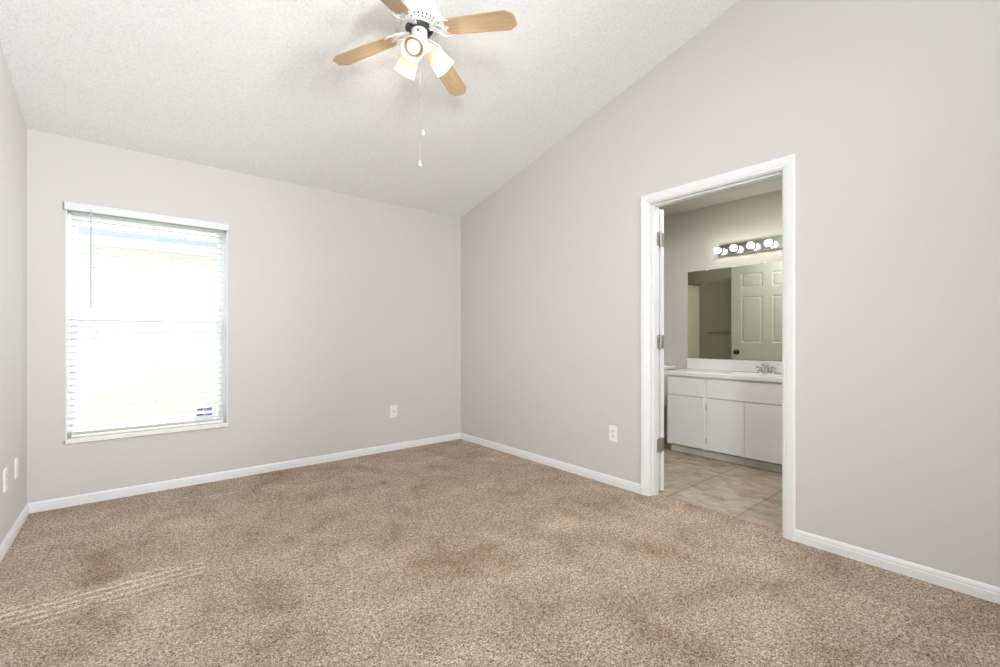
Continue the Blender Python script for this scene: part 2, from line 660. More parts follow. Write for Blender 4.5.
# ------------------------------------------------------------------ six-panel door, swung open into the bathroom
def panel_slab(w, h, t, xs, zs, cells):
    """slab x 0..w, y 0..t, z 0..h with raised panels in the given grid cells on both faces"""
    bm = BM()
    for side, y in ((0, 0.0), (1, t)):
        g = [[bm.verts.new((x, y, z)) for z in zs] for x in xs]
        pf = []
        for i in range(len(xs) - 1):
            for j in range(len(zs) - 1):
                q = (g[i][j], g[i + 1][j], g[i + 1][j + 1], g[i][j + 1])
                f = bm.faces.new(q if side == 0 else q[::-1])
                if (i, j) in cells:
                    pf.append(f)
        for f in pf:
            f.normal_update()
        r = bmesh.ops.inset_individual(bm, faces=pf, thickness=0.012, depth=-0.005)
        bmesh.ops.inset_individual(bm, faces=pf, thickness=0.012, depth=0.0)
        bmesh.ops.inset_individual(bm, faces=pf, thickness=0.022, depth=0.004)
    bm.verts.ensure_lookup_table()
    for (a, b_) in (((0, 0, 0), (w, 0, 0)), ((0, 0, h), (w, 0, h))):
        v = [bm.verts.new(p) for p in ((0, 0, a[2]), (w, 0, a[2]), (w, t, a[2]), (0, t, a[2]))]
        bm.faces.new(v)
    for x in (0, w):
        v = [bm.verts.new(p) for p in ((x, 0, 0), (x, t, 0), (x, t, h), (x, 0, h))]
        bm.faces.new(v)
    bmesh.ops.remove_doubles(bm, verts=bm.verts[:], dist=0.00005)
    return bm


DW = 0.806
st, mu = 0.112, 0.102
pw = (DW - 2 * st - mu) / 2
xs = [0, st, st + pw, st + pw + mu, DW - st, DW]
zs = [0, 0.235, 0.825, 1.035, 1.615, 1.725, 1.905, 2.018]
cells = {(i, j) for i in (1, 3) for j in (1, 3, 5)}
hinge_pin = (XB + 0.018, DY1 + 0.0, 0.004)
door = struct('door_1', panel_slab(DW, 2.018, 0.0348, xs, zs, cells), 'door')
# slab x axis -> +Y after the turn; slab thickness goes into the bathroom
open_ang = R(90 - 9)
door.location = (XB + 0.060, DY1 - 0.004, 0.006)
door.rotation_euler = (0, 0, open_ang)
bm = BM()
for y0, sg in ((0.0, -1), (0.0348, 1)):
    mt = Matrix.Translation((DW - 0.062, y0, 0.918)) @ Matrix.Rotation(-sg * PI / 2, 4, 'X')
    lathe(bm, [(0.0001, 0.0), (0.033, 0.0), (0.033, 0.004), (0.026, 0.008), (0.012, 0.011), (0.010, 0.026), (0.016, 0.032), (0.026, 0.038),
               (0.0285, 0.047), (0.026, 0.056), (0.016, 0.061), (0.0001, 0.0625)], 24, mt)
kn = obj('knob', bm, 'bronze', door, smooth=True)
kn['label'] = 'dark round knob'
for hz in (0.336, 1.073, 1.806):
    bm = BM()
    hz0, hz1 = hz - 0.048, hz + 0.048
    # leaves let into the door edge (local x=0 face) and jamb, with knuckles at the pin
    box(bm, -0.0015, 0.0008, 0.0015, 0.034, hz0 - 0.006, hz1 - 0.006, 0.0006)
    for k in range(5):
        z0 = hz0 - 0.006 + k * 0.0192
        tube(bm, [(-0.006, 0.041, z0 + 0.0008), (-0.006, 0.041, z0 + 0.0184)], 0.0065, 12)
    sphere(bm, (-0.006, 0.041, hz0 - 0.010), 0.0062, 10, 8)
    sphere(bm, (-0.006, 0.041, hz1 - 0.002), 0.0062, 10, 8)
    hg = obj('hinge', bm, 'nickel', door, smooth=True)
    hg['label'] = 'dull metal hinge'
# jamb-side leaves belong to the jamb
for hz in (0.336, 1.073, 1.806):
    bm = box(BM(), XB - 0.026, XB - 0.001, DY1 - 0.0018, DY1 + 0.001, hz - 0.048, hz + 0.048, 0.0006)
    obj('hinge_leaf', bm, 'nickel', jamb)['label'] = 'dull metal hinge leaf'

# ------------------------------------------------------------------ window_1
FY0, FY1 = YB + 0.085, YB + 0.165                 # frame depth range
bm = BM()
fw = 0.020
box(bm, WX0, WX0 + fw, FY0, FY1, WZ0, WZ1, 0.002)
box(bm, WX1 - fw, WX1, FY0, FY1, WZ0, WZ1, 0.002)
box(bm, WX0 + fw, WX1 - fw, FY0, FY1, WZ1 - fw, WZ1, 0.002)
box(bm, WX0 + fw, WX1 - fw, FY0, FY1, WZ0, WZ0 + 0.03, 0.002)
win = struct('window_1', bm, 'vinyl')
MZ = 1.212                                        # meeting rail
sw = 0.030


def sash(bm, z0, z1, y0, y1, b0, b1):
    x0, x1 = WX0 + fw, WX1 - fw
    box(bm, x0, x0 + sw, y0, y1, z0, z1, 0.002)
    box(bm, x1 - sw, x1, y0, y1, z0, z1, 0.002)
    box(bm, x0 + sw, x1 - sw, y0, y1, z0, z0 + b0, 0.002)
    box(bm, x0 + sw, x1 - sw, y0, y1, z1 - b1, z1, 0.002)


bm = BM()
sash(bm, WZ0 + 0.03, MZ + 0.02, FY0 + 0.006, FY0 + 0.034, 0.028, 0.038)
ls = obj('lower_sash', bm, 'vinyl', win)
bm = BM()
sash(bm, MZ - 0.02, WZ1 - fw, FY0 + 0.038, FY0 + 0.064, 0.036, 0.03)
us = obj('upper_sash', bm, 'vinyl', win)
obj('glass_pane', box(BM(), WX0 + fw + 0.02, WX1 - fw - 0.02, FY0 + 0.018, FY0 + 0.021, WZ0 + 0.045, MZ), 'glass', ls)
obj('glass_pane', box(BM(), WX0 + fw + 0.02, WX1 - fw - 0.02, FY0 + 0.049, FY0 + 0.052, MZ, WZ1 - 0.05), 'glass', us)
bm = BM()
for (a, b_, c, d) in ((WX0 + fw, WX0 + fw + 0.02, WZ0 + 0.03, MZ), (WX1 - fw - 0.02, WX1 - fw, WZ0 + 0.03, MZ)):
    box(bm, a, b_, FY1 - 0.012, FY1 - 0.002, c, d)
sc_o = obj('screen_frame', bm, 'vinyl', win)
bm = BM()
vv = [bm.verts.new(p) for p in ((WX0 + fw + 0.015, FY1 - 0.007, WZ0 + 0.03), (WX1 - fw - 0.015, FY1 - 0.007, WZ0 + 0.03),
                                (WX1 - fw - 0.015, FY1 - 0.007, MZ), (WX0 + fw + 0.015, FY1 - 0.007, MZ))]
bm.faces.new(vv)
obj('insect_screen', bm, 'screen', sc_o)
# white reveal lining and sill slab
bm = BM()
box(bm, WX0 - 0.0005, WX0 + 0.004, YB - 0.001, FY0, WZ0, WZ1)
box(bm, WX1 - 0.004, WX1 + 0.0005, YB - 0.001, FY0, WZ0, WZ1)
box(bm, WX0 + 0.004, WX1 - 0.004, YB - 0.001, FY0, WZ1 - 0.004, WZ1 + 0.0005)
obj('reveal', bm, 'trim', win)
bm = BM()
box(bm, WX0 - 0.003, WX1 + 0.003, YB - 0.022, FY0 + 0.02, WZ0 - 0.029, WZ0, 0.004)
obj('sill', bm, 'marble', win)

# ------------------------------------------------------------------ blind
BXa, BXb = WX0 + 0.010, WX1 - 0.010
SY = YB + 0.047                                   # slat centre plane
blind = thing('window_blind', 'white horizontal slat blind with slats open, covering the whole window', 'window blind', ((BXa + BXb) / 2, SY, WZ0))
ox, oy, oz = blind.location


def bl(name, bm, m, parent=blind, smooth=False):
    o = obj(name, bm, m, parent, smooth)
    o.data.transform(Matrix.Translation((-ox, -oy, -oz)))
    return o


bm = box(BM(), BXa + 0.004, BXb - 0.004, SY - 0.026, SY + 0.022, WZ1 - 0.030, WZ1 - 0.006, 0.002)
bl('headrail', bm, 'blind')
bm = BM()
vy0, vy1 = YB - 0.026, YB - 0.012
prism(bm, [(vy0 + 0.003, 1.936), (vy0, 1.942), (vy0, 1.980), (vy0 + 0.004, 1.989), (vy1, 1.989), (vy1, 1.936)], 'x', WX0 - 0.004, WX1 + 0.004)
box(bm, WX0 - 0.004, WX0 + 0.004, vy1, YB - 0.0012, 1.936, 1.989)
box(bm, WX1 - 0.004, WX1 + 0.004, vy1, YB - 0.0012, 1.936, 1.989)
bl('valance', bm, 'blind')
PITCH = 0.0440
bm = BM()
z = 1.933
n_sl = 0
while z > 0.51:
    prof = []
    tw = 0.11 if 1.22 < z < 1.37 else 0.0         # a few slats sit slightly tilted
    for k in range(7):
        u = -1 + 2 * k / 6
        prof.append((SY + u * 0.0235, z + 0.0024 * (1 - u * u) + 0.0010 + tw * u * 0.0235))
    prof += [(y, zz - 0.0021) for y, zz in reversed(prof)]
    prism(bm, prof, 'x', BXa + 0.014, BXb - 0.014)
    z -= PITCH
    n_sl += 1
bl('slats', bm, 'slat')
bm = box(BM(), BXa + 0.014, BXb - 0.014, SY - 0.024, SY + 0.024, 0.4415, 0.4615, 0.003)
bl('bottom_rail', bm, 'plastic')
for zz in (0.465, 0.4705, 0.476):                        # slats gathered on the bottom rail
    bm = box(BM(), BXa + 0.014, BXb - 0.014, SY - 0.0235, SY + 0.0235, zz, zz + 0.0035, 0.001)
    bl('gathered_slat', bm, 'plastic')
for cx in (BXa + 0.135, (BXa + BXb) / 2 + 0.01, BXb - 0.125):
    bm = BM()
    for dy in (-0.0255, 0.0255):
        tube(bm, [(cx, SY + dy, 0.465), (cx, SY + dy, WZ1 - 0.02)], 0.0011, 6)
    bl('ladder_cord', bm, 'cord')
bm = BM()
tube(bm, [(-0.210, YB - 0.030, 1.298), (-0.210, YB - 0.030, 1.945)], 0.0042, 8)
tube(bm, [(-0.210, YB - 0.030, 1.945), (-0.210, YB - 0.020, 1.962), (-0.210, YB + 0.01, 1.955)], 0.0022, 6)
bl('tilt_wand', bm, 'wand', smooth=True)['label'] = 'slim grey clear wand'

# alarm sticker on the lower pane, inside the room
st_o = thing('window_sticker', 'small white sticker with purple print at lower right of the window pane', 'sticker', (0.436, FY0 + 0.0165, 0.526))
obj('backing', box(BM(), -0.062, 0.062, -0.0003, 0.0006, -0.044, 0.044), 'sticker', st_o)
bm = BM()
for (x0, x1, z0, z1) in ((-0.048, -0.008, 0.012, 0.026), (0.000, 0.050, 0.008, 0.032), (-0.048, -0.006, -0.030, -0.012), (0.000, 0.050, -0.028, -0.014)):
    box(bm, x0, x1, -0.0009, -0.0002, z0, z1)
obj('purple_print', bm, 'purple', st_o)['label'] = 'blurred purple print in two rows'

# ------------------------------------------------------------------ outside the window
struct('ground_outside', box(BM(), -9, 10, YO + 0.01, 16, -0.22, -0.15), 'grass')
bm = BM()
box(bm, XL - 0.12, XR + 0.115, YO, YO + 0.36, HC + 0.02, HC + 0.05)
box(bm, XL - 0.12, XR + 0.115, YO + 0.34, YO + 0.36, HC - 0.03, HC + 0.17)
struct('trim_2', bm, 'vinyl')                     # the house's own eave above the window
NY = 7.4
nb = thing('neighbour_house', 'pale cream house next door seen through the blind', 'house', (0.5, NY, -0.15))
nb.location = (0, 0, 0)
obj('house_wall', box(BM(), -8, 9, NY, NY + 0.2, -0.2, 2.37), 'stucco', nb)
obj('blue_band', box(BM(), -8, 9, NY - 0.03, NY, 2.245, 2.36), 'eave_band', nb)['label'] = 'light blue band under the eave'  # thin light blue strip along the top of the house wall
obj('soffit', box(BM(), -8, 9, NY - 0.60, NY, 2.36, 2.375), 'soffit', nb)['label'] = 'blue grey underside of the eave'
obj('fascia', box(BM(), -8, 9, NY - 0.62, NY - 0.60, 2.35, 2.52), 'fascia', nb)
bm = BM()
prism(bm, [(NY - 0.64, 2.50), (NY + 4, 3.75), (NY + 4, 3.80), (NY - 0.64, 2.56)], 'x', -8.2, 9.2)
obj('roof', bm, 'roof', nb)


# ------------------------------------------------------------------ wall plates
def plate(name, label, cat, loc, rotz, kind):
    """plate in local x-z plane facing local -y"""
    t = thing(name, label, cat, loc, (0, 0, rotz))
    obj('cover_plate', box(BM(), -0.0355, 0.0355, -0.0062, 0.0, -0.0585, 0.0585, 0.0026, 3), 'plastic', t)
    if kind == 'duplex':
        for s in (1, -1):
            bm = BM()
            zc_ = s * 0.0195
            pts = []
            for k in range(24):
                a = 2 * PI * k / 24
                pts.append((0.0172 * math.cos(a), zc_ + max(-0.0135, min(0.0135, 0.0172 * math.sin(a)))))
            prism(bm, pts, 'y', -0.0075, -0.004)
            rc = obj('receptacle', bm, 'ivory', t)
            bm = BM()
            box(bm, -0.0078, -0.0052, -0.0078, -0.007, zc_ - 0.002, zc_ + 0.008)
            box(bm, 0.0052, 0.0076, -0.0078, -0.007, zc_ - 0.001, zc_ + 0.007)
            tube(bm, [(0, -0.0078, zc_ - 0.0075), (0, -0.007, zc_ - 0.0075)], 0.0026, 10)
            obj('slot', bm, 'dark', rc)
        bm = tube(BM(), [(0, -0.0072, 0), (0, -0.005, 0)], 0.003, 12)
        obj('screw', bm, 'ivory', t)
    else:
      if kind == 'jack':
        bm = box(BM(), -0.011, 0.011, -0.0085, -0.004, -0.010, 0.010, 0.001)
        sk = obj('jack_socket', bm, 'ivory', t)
        bm = BM()
        lathe(bm, [(0.0055, 0), (0.0055, 0.010), (0.003, 0.010), (0.003, 0.002)], 12,
              Matrix.Translation((0, -0.008, 0)) @ Matrix.Rotation(PI / 2, 4, 'X'))
        obj('connector', bm, 'nickel', sk)
      for s in (1, -1):
            bm = tube(BM(), [(0, -0.0070, s * 0.0415), (0, -0.005, s * 0.0415)], 0.003, 12)
            obj('screw', bm, 'ivory', t)
    return t


plate('jack_plate', 'white jack plate low on the window wall, right of the window', 'wall plate', (1.982, YB, 0.381), 0, 'jack')
plate('electrical_outlet', 'white outlet on the right wall, just left of the bathroom doorway', 'outlet', (XR, 2.045, 0.387), R(-90), 'duplex')
plate('electrical_outlet', 'white outlet on the left wall, farther from the window', 'outlet', (XL, 3.415, 0.367), R(90), 'duplex')
plate('blank_plate', 'blank white plate on the left wall, nearer the window corner', 'wall plate', (XL, 3.700, 0.364), R(90), 'blank')

# ------------------------------------------------------------------ ceiling fan
FX, FYc = 1.167, 2.085
FZ = zc(FYc)
fan = thing('ceiling_fan', 'white ceiling fan with light oak blades and three frosted glass shades', 'ceiling fan', (FX, FYc, FZ))


def fz(zw):
    return zw - FZ


bm = BM()
lathe(bm, [(0.070, fz(2.94)), (0.072, fz(2.8470)), (0.078, fz(2.8320)), (0.104, fz(2.8140)), (0.113, fz(2.7970)), (0.117, fz(2.7720)), (0.117, fz(2.7500)),
           (0.115, fz(2.7460)), (0.1145, fz(2.7720)), (0.1, fz(2.8020))], 56)
obj('motor_housing', bm, 'fan_white', fan, smooth=True)
bm = BM()                                         # pierced rim under the housing
seg = 96
rows = [(0.1165, 2.7480), (0.112, 2.7395), (0.1035, 2.7335), (0.0995, 2.7315), (0.0900, 2.7270), (0.0860, 2.7255), (0.0740, 2.7225)]
g = [[bm.verts.new((r * math.cos(2 * PI * k / seg), r * math.sin(2 * PI * k / seg), fz(zz))) for k in range(seg)] for r, zz in rows]
for i in range(len(rows) - 1):
    for k in range(seg):
        if i in (1, 3) and k % 3 == 0:
            continue
        j = (k + 1) % seg
        bm.faces.new((g[i][k], g[i][j], g[i + 1][j], g[i + 1][k]))
rim = obj('vent_rim', bm, 'fan_white', fan)
sol = rim.modifiers.new('solid', 'SOLIDIFY')
sol.thickness = 0.0018
rim['label'] = 'white rim pierced with small slots'
bm = BM()
lathe(bm, [(0.0001, fz(2.782)), (0.104, fz(2.782)), (0.104, fz(2.757)), (0.084, fz(2.737)), (0.0735, fz(2.730)), (0.070, fz(2.720)), (0.064, fz(2.716)),
           (0.040, fz(2.715)), (0.0001, fz(2.715))], 48)
for k in range(8):                                # bosses and ribs of the rotor
    a = 2 * PI * k / 8 + 0.2
    tube(bm, [(0.062 * math.cos(a), 0.062 * math.sin(a), fz(2.7190)), (0.062 * math.cos(a), 0.062 * math.sin(a), fz(2.7120))], 0.008, 10)
obj('motor', bm, 'fan_dark', fan, smooth=True)['label'] = 'dark metal motor plate'

ZB = 2.720
CONE = 0.123
BL0, BL1 = 0.150, 0.531
PITCHB = -0.167


def blade_outline(z):
    # rounded root, slightly widening, chamfered tip
    pts = []
    for k in range(7):
        a = PI / 2 + PI * k / 6
        pts.append((BL0 + 0.030 + 0.030 * math.cos(a), 0.050 * math.sin(a)))
    tip = [(0.486, -0.0605), (0.496, -0.0590), (0.532, -0.0335), (0.535, -0.026), (0.535, 0.026), (0.532, 0.0335), (0.496, 0.0590), (0.486, 0.0605)]
    return pts + tip


for k, deg in enumerate((-58.5, 31.5, 121.5, 211.5)):
    rotm = Matrix.Rotation(R(deg), 4, 'Z')
    tilt = Matrix.Translation((0, 0, fz(ZB))) @ Matrix.Rotation(CONE, 4, 'Y') @ Matrix.Rotation(PITCHB, 4, 'X')
    bm = prism(BM(), blade_outline(0), 'z', -0.0028, 0.0028)
    es = [e for e in bm.edges if abs(e.verts[0].co.z - e.verts[1].co.z) < 1e-6]
    bmesh.ops.bevel(bm, geom=es, offset=0.0012, segments=1, affect='EDGES')
    bl_o = obj('blade', bm, 'wood', fan)
    bl_o.matrix_local = rotm @ tilt
    bl_o['label'] = 'light oak blade with clipped corners'
    # scrolled white blade iron
    bm = BM()
    iz = 0.006
    for s in (1, -1):
        tube(bm, [(0.056, s * 0.011, iz + 0.004), (0.078, s * 0.015, iz), (0.098, s * 0.027, 0.001), (0.118, s * 0.043, -0.003), (0.140, s * 0.0505, -0.006),
                  (0.165, s * 0.0505, -0.0068), (0.188, s * 0.043, -0.0066)], [0.0075, 0.006, 0.005, 0.0048, 0.0046, 0.0042, 0.0025], 10)
    loop = [(0.118 + 0.021 * math.cos(a), 0.019 * math.sin(a), -0.0025 + 0.003 * (1 - math.cos(a)) - 0.002) for a in [2 * PI * q / 18 for q in range(19)]]
    tube(bm, loop, 0.0042, 8)
    tube(bm, [(0.056, 0, iz + 0.004), (0.085, 0, iz), (0.098, 0, 0.001)], [0.009, 0.0065, 0.004], 8)
    prism(bm, [(0.136, -0.006), (0.150, -0.011), (0.166, -0.007), (0.172, 0), (0.166, 0.007), (0.150, 0.011), (0.136, 0.006)], 'z', -0.0062, -0.0030)
    box(bm, 0.050, 0.072, -0.017, 0.017, iz + 0.002, iz + 0.010, 0.002)
    ir = obj('blade_iron', bm, 'fan_white', fan, smooth=True)
    ir.matrix_local = rotm @ tilt

bm = BM()
lathe(bm, [(0.0001, fz(2.7220)), (0.036, fz(2.7200)), (0.041, fz(2.7140)), (0.042, fz(2.6760)), (0.042, fz(2.6540)), (0.040, fz(2.6500)), (0.0001, fz(2.6500))], 40)
sh = obj('switch_housing', bm, 'fan_white', fan, smooth=True)
bm = box(BM(), -0.004, 0.004, -0.0445, -0.040, fz(2.6860), fz(2.6980))
sw_o = obj('reverse_switch', bm, 'dark', sh)
sw_o.rotation_euler = (0, 0, R(-38))
bm = BM()
lathe(bm, [(0.0001, fz(2.6500)), (0.046, fz(2.6490)), (0.050, fz(2.6420)), (0.049, fz(2.6260)), (0.040, fz(2.6080)), (0.024, fz(2.5960)), (0.010, fz(2.5900)),
           (0.007, fz(2.5800)), (0.0001, fz(2.5770))], 40)
fit = obj('light_fitter', bm, 'fan_white', fan, smooth=True)
TAU = R(45)
for k, (deg, tau) in enumerate(((226, 40), (342, 45), (96, 44))):
    ph = R(deg)
    TAU = R(tau)
    # local +Z of the shade frame points from the neck to the opening
    dirv = Vector((math.sin(TAU) * math.cos(ph), math.sin(TAU) * math.sin(ph), -math.cos(TAU)))
    neck = Vector((0.062 * math.cos(ph), 0.062 * math.sin(ph), fz(2.627 - (0.010 if k == 0 else 0))))
    q = dirv.to_track_quat('Z', 'Y').to_matrix().to_4x4()
    mt = Matrix.Translation(neck) @ q
    bm = lathe(BM(), [(0.0001, -0.034), (0.018, -0.033), (0.020, -0.020), (0.030, -0.012), (0.034, -0.004), (0.034, 0.006), (0.031, 0.006), (0.030, -0.004)], 28)
    for a in range(3):
        an = 2 * PI * a / 3 + 0.5
        tube(bm, [(0.033 * math.cos(an), 0.033 * math.sin(an), 0.002), (0.044 * math.cos(an), 0.044 * math.sin(an), 0.002)], 0.0025, 8)
    hd = obj('shade_holder', bm, 'fan_white', fan, smooth=True)
    hd.matrix_local = mt
    bm = lathe(BM(), [(0.0285, -0.002), (0.0290, 0.006), (0.036, 0.012), (0.043, 0.024), (0.0475, 0.042), (0.0505, 0.066), (0.0535, 0.090), (0.0575, 0.112),
                      (0.0555, 0.112), (0.0515, 0.090), (0.0485, 0.066), (0.0455, 0.042), (0.041, 0.025), (0.034, 0.0135), (0.027, 0.006), (0.0265, -0.002)], 40)
    sd = obj('lamp_shade', bm, 'shade' if k else 'pale_shade', fan, smooth=True)
    sd.matrix_local = mt
    sd['label'] = 'lit frosted glass bell shade' if k else 'frosted shade facing the camera, dimmer than the others'
    bm = lathe(BM(), [(0.0125, 0.000), (0.013, 0.022), (0.016, 0.036), (0.026, 0.052), (0.0295, 0.066), (0.0280, 0.080), (0.020, 0.091), (0.010, 0.0955), (0.0001, 0.0965)], 28)
    if k == 0:
        for vtx in bm.verts:
            vtx.co.x *= 1.2
            vtx.co.y *= 1.2
    bu = obj('bulb', bm, 'warm_bulb' if k else 'cold_bulb', sd, smooth=True)
    lp = lamp('fan_bulb_light', 'POINT', (0, 0, 0), (0, 0, 0), 2.5 if k else 0.17, (1.0, 0.93, 0.83), shadow_soft_size=0.028)
    lp.parent = sd
    lp.location = (0, 0, 0.118)

for (dx, dy, ztop, zend) in ((-0.012, -0.062, 2.672, 2.145), (-0.025, -0.051, 2.672, 1.985)):
    bm = BM()
    tube(bm, [(dx * 0.6, dy * 0.6, fz(ztop + 0.004)), (dx * 0.92, dy * 0.92, fz(ztop)), (dx, dy, fz(ztop - 0.012)), (dx, dy, fz(zend + 0.025))], 0.0012, 6)
    pc = obj('pull_chain', bm, 'brass', fan)
    bm = lathe(BM(), [(0.0001, 0.026), (0.0025, 0.025), (0.0035, 0.019), (0.0058, 0.010), (0.0068, 0.004), (0.0055, 0.0), (0.0001, -0.001)], 16,
               Matrix.Translation((dx, dy, fz(zend))))
    obj('pull', bm, 'fan_white', pc, smooth=True)
    bm = lathe(BM(), [(0.0001, 0.0), (0.0056, 0.0002), (0.0045, -0.0045), (0.0001, -0.006)], 16, Matrix.Translation((dx, dy, fz(zend))))
    obj('pull_tip', bm, 'nickel', pc, smooth=True)

# ------------------------------------------------------------------ bathroom vanity
VF = 4.066                                        # face frame plane
VY0, VY1 = BY0 + 0.006, 2.350
van = thing('vanity_cabinet', 'white laminate vanity cabinet with flat doors below the sink counter', 'cabinet', ((VF + BX) / 2, 1.6, -0.008))
vx, vy, vz = van.location


def vo(name, bm, m, parent=van, smooth=False):
    o = obj(name, bm, m, parent, smooth)
    o.data.transform(Matrix.Translation((-vx, -vy, -vz)))
    return o


bm = BM()
box(bm, VF, BX - 0.002, VY1 - 0.016, VY1, 0.068, 0.7405)
box(bm, VF, BX - 0.002, VY0, VY0 + 0.016, 0.068, 0.7405)
box(bm, VF, BX - 0.002, VY0 + 0.016, VY1 - 0.016, 0.068, 0.084)
for (a, b_, c, d) in ((VY1 - 0.030, VY1, 0.068, 0.7405), (1.948, 1.990, 0.068, 0.7405), (1.240, 1.282, 0.068, 0.7405), (VY0, VY0 + 0.03, 0.068, 0.7405),
                      (VY0, VY1, 0.715, 0.7405), (VY0, VY1, 0.535, 0.575), (VY0, VY1, 0.068, 0.100)):
    box(bm, VF - (0.0003 if d - c > 0.3 else 0), VF + 0.018, a, b_, c, d)
vo('cabinet_body', bm, 'laminate')
bm = box(BM(), VF + 0.062, BX - 0.01, VY0 + 0.01, VY1 - 0.006, -0.008, 0.068)
M['toe'] = simple('worn_toe_board', (0.74, 0.69, 0.61), 0.6, grain=0.10, gscale=9)
vo('toe_kick', bm, 'toe')['label'] = 'stained pale toe board'


def front(name, y0, y1, z0, z1):
    return vo(name, box(BM(), VF - 0.0165, VF - 0.0005, y0, y1, z0, z1, 0.0018), 'laminate')


front('drawer', 1.985, 2.338, 0.557, 0.727)
front('false_front', 1.273, 1.953, 0.557, 0.727)
front('drawer', VY0 + 0.012, 1.245, 0.557, 0.727)
doors = [(1.985, 2.338, 2.338), (1.6295, 1.953, 1.953), (1.273, 1.6265, 1.273), (VY0 + 0.012, 1.245, VY0 + 0.012)]
for (a, b_, hy) in doors:
    d = front('cabinet_door', a, b_, 0.078, 0.549)
    s = 1 if hy > 1.5 and hy == b_ else -1
    for hz in (0.155, 0.470):
        bm = BM()
        tube(bm, [(VF - 0.010, hy + s * 0.0055, hz - 0.024), (VF - 0.010, hy + s * 0.0055, hz + 0.024)], 0.0048, 10)
        box(bm, VF - 0.002, VF - 0.0004, hy + s * 0.004, hy + s * 0.014, hz - 0.02, hz + 0.02)
        vo('hinge', bm, 'nickel', d)['label'] = 'small metal hinge'

# countertop with moulded oval sink, backsplash
CT = thing('vanity_countertop', 'white moulded countertop with sink and backsplash on the vanity cabinet', 'countertop', (4.27, 1.6, 0.742))
cx_, cy_, cz_ = CT.location
bm = BM()
X0, X1, Y0, Y1 = 4.040, BX - 0.001, BY0 + 0.002, 2.372
ztop, zbot = 0.780, 0.742
scx, scy, sa, sb = 4.245, 1.595, 0.150, 0.215
N = 48


def rect_pt(a):
    c, s = math.cos(a), math.sin(a)
    # ray from the sink centre to the counter's rectangle
    t = 1e9
    if c > 1e-9:
        t = min(t, (X1 - scx) / c)
    if c < -1e-9:
        t = min(t, (X0 - scx) / c)
    if s > 1e-9:
        t = min(t, (Y1 - scy) / s)
    if s < -1e-9:
        t = min(t, (Y0 - scy) / s)
    return scx + t * c, scy + t * s


angs = [2 * PI * k / N for k in range(N)]
for cxn, cyn in ((X0, Y0), (X0, Y1), (X1, Y0), (X1, Y1)):
    angs.append(math.atan2(cyn - scy, cxn - scx) % (2 * PI))
angs = sorted(angs)
rings = []
rings.append([bm.verts.new((*rect_pt(a), zbot)) for a in angs])
rings.append([bm.verts.new((*rect_pt(a), ztop - 0.006)) for a in angs])


def inner_rect(a, ins):
    x, y = rect_pt(a)
    return min(max(x, X0 + ins), X1), min(max(y, Y0 + ins), Y1 - ins)


rings.append([bm.verts.new((*inner_rect(a, 0.005), ztop)) for a in angs])
for f, dz in ((1.08, 0.0), (1.03, 0.003), (1.0, 0.001), (0.97, -0.008), (0.93, -0.035), (0.84, -0.08), (0.66, -0.115), (0.4, -0.13), (0.1, -0.136)):
    ring = []
    for a in angs:
        # ellipse in the same direction
        r = 1 / math.sqrt((math.cos(a) / sa) ** 2 + (math.sin(a) / sb) ** 2)
        ring.append(bm.verts.new((scx + f * r * math.cos(a), scy + f * r * math.sin(a), ztop + dz)))
    rings.append(ring)
for a, b_ in zip(rings, rings[1:]):
    n = len(a)
    for i in range(n):
        j = (i + 1) % n
        bm.faces.new((a[i], a[j], b_[j], b_[i]))
bm.faces.new(rings[-1])
o = obj('counter_slab', bm, 'marble', CT, smooth=True)
o.data.transform(Matrix.Translation((-cx_, -cy_, -cz_)))
bm = box(BM(), BX - 0.021, BX - 0.0012, Y0, Y1, ztop + 0.0005, 0.889, 0.004, 3)
bs = obj('backsplash', bm, 'marble')
bs.data.transform(Matrix.Translation((-BX, -1.6, -ztop)))
bs.location = (BX, 1.6, ztop)
tag(bs, 'white backsplash strip standing on the counter under the mirror', 'backsplash')
bm = lathe(BM(), [(0.0001, 0.002), (0.018, 0.002), (0.021, 0.0), (0.021, -0.003)], 20, Matrix.Translation((scx - cx_, scy - cy_, ztop - 0.134 - cz_)))
obj('drain', bm, 'chrome', CT, smooth=True)

# faucet
fa = thing('bathroom_faucet', 'small chrome two-handle faucet on the white counter', 'faucet', (4.442, 1.592, ztop + 0.001))
bm = BM()
pts = []
for k in range(32):
    a = 2 * PI * k / 32
    pts.append((0.026 * math.cos(a), 0.052 * (1 if math.sin(a) > 0 else -1) * (abs(math.sin(a)) > 0.0001) + 0.027 * math.sin(a)))
prism(bm, pts, 'z', 0.0, 0.012)
obj('base_plate', bm, 'chrome', fa)
bm = BM()
tube(bm, [(0, 0, 0.010), (0, 0, 0.045), (-0.004, 0, 0.068), (-0.025, 0, 0.086), (-0.06, 0, 0.088), (-0.095, 0, 0.078), (-0.108, 0, 0.066)],
     [0.021, 0.018, 0.0165, 0.015, 0.0135, 0.0125, 0.0125], 14)
obj('spout', bm, 'chrome', fa, smooth=True)
for s in (1, -1):
    bm = lathe(BM(), [(0.019, 0.010), (0.017, 0.022), (0.010, 0.030), (0.009, 0.036), (0.020, 0.040), (0.023, 0.048), (0.020, 0.058), (0.010, 0.062), (0.0001, 0.062)],
               18, Matrix.Translation((0, s * 0.055, 0)))
    tube(bm, [(-0.005, s * 0.055, 0.052), (-0.03, s * 0.068, 0.055), (-0.045, s * 0.078, 0.054)], [0.007, 0.006, 0.005], 8)
    obj('handle', bm, 'chrome', fa, smooth=True)
bm = tube(BM(), [(0.020, 0, 0.01), (0.020, 0, 0.085)], 0.0025, 8)
sphere(bm, (0.020, 0, 0.090), 0.006, 10, 8)
obj('lift_rod', bm, 'chrome', fa, smooth=True)

